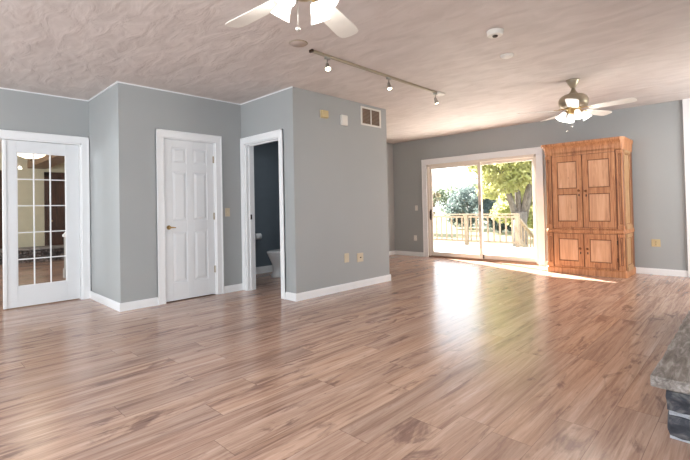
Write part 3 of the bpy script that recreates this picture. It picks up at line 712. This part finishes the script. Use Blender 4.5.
b = MB(); b.box(-.056, .056, -.045, 0, -.048, .048); b.build('cover', 'almond', ch, bevel=.006)
b = MB(); b.box(-.060, .060, -.01, 0, -.052, .052); b.build('back_plate', 'ivory', ch)
ch2 = thing('alarm_box', 'white upright plastic box on the wall between almond box and vent', 'alarm', (X2, 4.148, 2.33), PI / 2)
b = MB(); b.box(-.06, .06, -.038, 0, -.07, .07); b.build('cover', 'white_plastic', ch2, bevel=.008)
b = MB(); b.box(-.04, .04, -.041, -.038, -.05, -.02); b.build('slots', 'nickel' if False else 'white_plastic', ch2)
vt = thing('air_vent', 'white framed return air grille with dark slats high on the wall', 'air vent', (X2, 4.735, 2.455), PI / 2)
vw, vh = .225, .135
b = MB()
for q_ in ((-vw, vw, vh - .025, vh), (-vw, vw, -vh, -vh + .025), (-vw, -vw + .03, -vh + .025, vh - .025), (vw - .03, vw, -vh + .025, vh - .025), (-.009, .009, -vh + .025, vh - .025)): b.box(q_[0], q_[1], -.012, 0, q_[2], q_[3])
b.build('frame', 'white_plastic', vt, bevel=.003)
MB().box(-vw + .03, vw - .03, -.002, 0, -vh + .025, vh - .025).build('backing', 'grille', vt)
b = MB()
for k in range(11):
    z = -vh + .034 + k * .02
    for xa, xb_ in ((-vw + .03, -.009), (.009, vw - .03)):
        b.add([(xa, -.009, z), (xb_, -.009, z), (xb_, -.003, z + .009), (xa, -.003, z + .009), (xa, -.0075, z - .001), (xb_, -.0075, z - .001), (xb_, -.0015, z + .008), (xa, -.0015, z + .008)], [(0, 1, 2, 3), (7, 6, 5, 4), (0, 4, 5, 1), (3, 2, 6, 7), (0, 3, 7, 4), (1, 5, 6, 2)])
b.build('slats', plain('taupe_slats', s2l(150, 132, 116), .6), vt)

# ------------------------------------------------------------------ outside
GZ = -.9
gnd = struct(MB().box(-90, 60, Y3 + T + .04, 150, GZ - .1, GZ).build('ground', 'grass'))
b = MB(); yy = Y3 + .145
while yy < 12.15:
    b.box(-11, 3, yy, yy + .135, -.14, -.10); yy += .14
b.box(-11, 3, Y3 + .16, 12.1, -.30, -.141)
struct(b.build('deck_floor', 'deck'))
b = MB()
for x in (-10.5, -6.5, -2.5, 1.5):
    for y in (8.6, 11.9): b.box(x - .06, x + .06, y - .06, y + .06, GZ, -.29)
struct(b.build('deck_support', 'rail'))
rl = thing('deck_railing', 'pale wooden deck railing with square balusters behind the sliding door', 'railing', (-6.46, 12.05, -.10))
xs = [-4.88 - 1.585 * k + 6.46 for k in range(4)]
for i, x in enumerate(xs):
    b = MB(); b.box(x - .055, x + .055, -.05, .05, 0, .90); b.box(x - .07, x + .07, -.065, .065, .90, .93); b.build('post', 'rail', rl, bevel=.004)
b = MB(); b.box(xs[-1] - .03, xs[0] + .05, -.06, .06, .93, .965); b.build('top_rail', 'rail', rl, bevel=.003)
for i in range(3):
    x1_, x0_ = xs[i] - .056, xs[i + 1] + .056
    b = MB(); b.box(x0_, x1_, -.02, .02, .10, .16); b.build('bottom_rail', 'rail', rl)
    b = MB(); b.box(x0_, x1_, -.02, .02, .845, .90); b.build('upper_rail', 'rail', rl)
    n = 8
    for k in range(n):
        x = x0_ + (x1_ - x0_) * (k + .5) / n
        b = MB(); b.box(x - .02, x + .02, -.018, .018, .16, .845); b.build('baluster', 'rail', rl)
sr = thing('stair_railing', 'sloping stair handrail going down from the deck beside the tree', 'railing', (-4.88, 12.2, GZ))
b = MB(); b.T = Matrix.Translation((0, 0, 0))
v0, v1 = Vector((0, -.03, 1.60)), Vector((0, 1.75, .65))
def beam(b, p, q_, w, h):
    d = (q_ - p).normalized(); s_ = Vector((1, 0, 0)); u = s_.cross(d) if abs(d.x) < .9 else Vector((0, 0, 1))
    vs = [p + s_ * a * w / 2 + u * c * h / 2 for a, c in ((-1, -1), (1, -1), (1, 1), (-1, 1))] + [q_ + s_ * a * w / 2 + u * c * h / 2 for a, c in ((-1, -1), (1, -1), (1, 1), (-1, 1))]
    b.add(vs, [(0, 1, 2, 3), (7, 6, 5, 4), (0, 4, 5, 1), (1, 5, 6, 2), (2, 6, 7, 3), (3, 7, 4, 0)])
beam(b, v0, v1, .10, .05); b.build('handrail', 'rail', sr)
b = MB(); beam(b, v0 - Vector((0, 0, .62)), v1 - Vector((0, 0, .55)), .05, .12); b.build('stringer', 'rail', sr)
for k in range(8):
    f_ = (k + .7) / 8; p = v0.lerp(v1, f_)
    b = MB(); b.box(-.018, .018, p.y - .018, p.y + .018, p.z - .60, p.z - .02); b.build('baluster', 'rail', sr)
b = MB(); b.box(-.05, .05, 1.70, 1.80, 0, .70); b.build('post', 'rail', sr)

def leaves_mesh(name, material, clumps, n, size, seed, parent):
    rg = np.random.RandomState(seed)
    cl = np.array(clumps); w = cl[:, 3] ** 2; idx = rg.choice(len(cl), n, p=w / w.sum())
    d = rg.normal(size=(n, 3)); d /= np.linalg.norm(d, axis=1)[:, None]
    rad = cl[idx, 3] * (rg.rand(n) ** .45)
    c = cl[idx, :3] + d * rad[:, None] * np.array([1, 1, .75])
    a = rg.normal(size=(n, 3)); a /= np.linalg.norm(a, axis=1)[:, None]
    b_ = np.cross(a, rg.normal(size=(n, 3))); b_ /= np.linalg.norm(b_, axis=1)[:, None]
    s_ = size * rg.uniform(.6, 1.3, n)[:, None]
    v = np.stack([c - a * s_, c + b_ * s_ * .55, c + a * s_, c - b_ * s_ * .55], 1).reshape(-1, 3)
    f = np.arange(4 * n).reshape(-1, 4)
    me = bpy.data.meshes.new(name); me.from_pydata(v.tolist(), [], f.tolist()); me.materials.append(M[material])
    o = bpy.data.objects.new(name, me); COL.objects.link(o); o.parent = parent; return o
# big maple right
tr1 = thing('maple_tree', 'large yellow green tree with several grey trunks behind the deck rail', 'tree', (-6.38, 16.0, GZ), math.radians(44))
b = MB()
b.tube([(0, 0, -.05), (0, 0, .5), (.0, 0, 1.3), (.02, 0, 1.75)], [.36, .27, .24, .26], 14)
b.tube([(-.1, 0, 1.4), (-.32, .1, 2.3), (-.66, .1, 3.4), (-1.1, .2, 4.8), (-1.6, 0, 6.2)], [.13, .11, .09, .07, .04], 10)
b.tube([(-.02, 0, 1.5), (.02, .2, 2.6), (.05, .3, 4.2), (0, .2, 6.5)], [.12, .10, .08, .04], 10)
b.tube([(.1, 0, 1.4), (.34, 0, 2.4), (.66, 0, 3.4), (1.15, .1, 5.0), (1.6, .2, 6.4)], [.17, .15, .13, .09, .04], 10)
b.tube([(.4, 0, 2.6), (.95, -.1, 3.4), (1.7, 0, 4.4)], [.09, .07, .04], 8)
b.build('trunk', 'bark', tr1)
rg = random.Random(4); cl = []
for k in range(46):
    a = rg.uniform(-1.9, 1.9) if k % 3 else rg.uniform(0, 2 * PI); r_ = rg.uniform(.4, 3.6); z = rg.uniform(3.0, 7.5) - r_ * .12
    if r_ * math.cos(a) < -1.0: r_ = .8 / abs(math.cos(a)) if abs(math.cos(a)) > .3 else r_
    cl.append((r_ * math.cos(a), r_ * math.sin(a), z, rg.uniform(.45, .85)))
for k in range(16): cl.append((rg.uniform(-1.5, -.2), rg.uniform(-.8, 1.2), rg.uniform(2.4, 3.8), rg.uniform(.28, .5)))
leaves_mesh('crown', 'leaf_yellow', cl, 26000, .085, 1, tr1)
# background trees and shrubs
def bush(label, loc, rad, h, material, n, size, seed, name='bush', cat='bush', trunk=.12):
    t_ = thing(name, label, cat, loc); rg = random.Random(seed)
    b = MB(); b.tube([(0, 0, -.05), (.05, 0, h * .35), (0, .05, h * .75)], [trunk, trunk * .8, trunk * .3], 8)
    for k in range(4):
        a = rg.uniform(0, 6.28); b.tube([(0, 0, h * .25), (math.cos(a) * rad * .4, math.sin(a) * rad * .4, h * .55), (math.cos(a) * rad * .7, math.sin(a) * rad * .7, h * .8)], [trunk * .5, trunk * .35, .01], 6)
    b.build('trunk', 'bark', t_)
    cl = [(rg.uniform(-1, 1) * rad * .75, rg.uniform(-1, 1) * rad * .75, rg.uniform(.18, .85) * h, rg.uniform(.3, .5) * rad) for _ in range(18)]
    leaves_mesh('foliage', material, cl, n, size, seed, t_)
bush('rounded mid green tree at the left edge of the garden view', (-25.5, 32, GZ), 2.6, 3.9, 'leaf_green', 7000, .13, 21, 'garden_tree', 'tree')
bush('russet leaved low tree left of centre beyond the railing', (-18.6, 27, GZ), 1.5, 3.3, 'leaf_brown', 7000, .13, 22, 'garden_tree', 'tree')
bush('taller green tree rising above the others beyond the railing', (-22.5, 41, GZ), 2.9, 5.2, 'leaf_green', 8000, .14, 23, 'garden_tree', 'tree')
bush('blue green tree just left of the sliding door centre post', (-17.6, 33, GZ), 2.3, 3.7, 'leaf_dark', 7000, .13, 24, 'garden_tree', 'tree')
bush('dark blue green shrub just right of the sliding door centre post', (-13.4, 30, GZ), 1.8, 3.3, 'leaf_dark', 7000, .12, 25, 'garden_shrub', 'shrub')
bush('olive green tree partly hidden behind the maple trunks', (-13.2, 40, GZ), 3.0, 5.0, 'leaf_green', 7000, .14, 26, 'garden_tree', 'tree')
bush('yellow leaved tree between the dark shrub and the maple trunks', (-9.9, 24.5, GZ), 1.8, 4.4, 'leaf_yellow', 7000, .12, 27, 'garden_tree', 'tree')
bush('pale green tree at the right edge of the garden view', (-5.4, 29, GZ), 2.4, 4.6, 'leaf_green', 7000, .12, 28, 'garden_tree', 'tree')

bt = thing('sparse_tree', 'nearly bare tree whose thin twigs reach into the top of the left glass pane', 'tree', (-15.6, 19.6, GZ))
rg = random.Random(9); b = MB()
b.tube([(0, 0, -.05), (.05, 0, 1.8), (0, .1, 3.4), (.1, 0, 5.6), (0, 0, 7.5)], [.26, .2, .17, .11, .03], 10)
cl = []
for k in range(26):
    a = rg.uniform(-.9, .9) if k < 14 else rg.uniform(0, 6.28); z = rg.uniform(2.9, 6.6); L = rg.uniform(2.2, 4.4)
    p = Vector((0, 0, z)); d = Vector((math.cos(a), math.sin(a), rg.uniform(.0, .3))); pts = [p]
    for j in range(5):
        d = (d + Vector((rg.uniform(-.2, .2), rg.uniform(-.2, .2), rg.uniform(-.16, .12)))).normalized(); p = p + d * L / 5; pts.append(p)
        if j > 0:
            e = (d + Vector((rg.uniform(-.8, .8), rg.uniform(-.8, .8), rg.uniform(-.5, .4)))).normalized()
            b.tube([p, p + e * .5, p + e * .9 + Vector((0, 0, -.1))], [.014, .009, .004], 5)
            cl.append((*(p + e * .8), .28))
    b.tube(pts, [.05, .04, .03, .022, .015, .008], 6)
b.build('branches', 'bark', bt)
leaves_mesh('foliage', 'leaf_green', cl, 1800, .06, 5, bt)
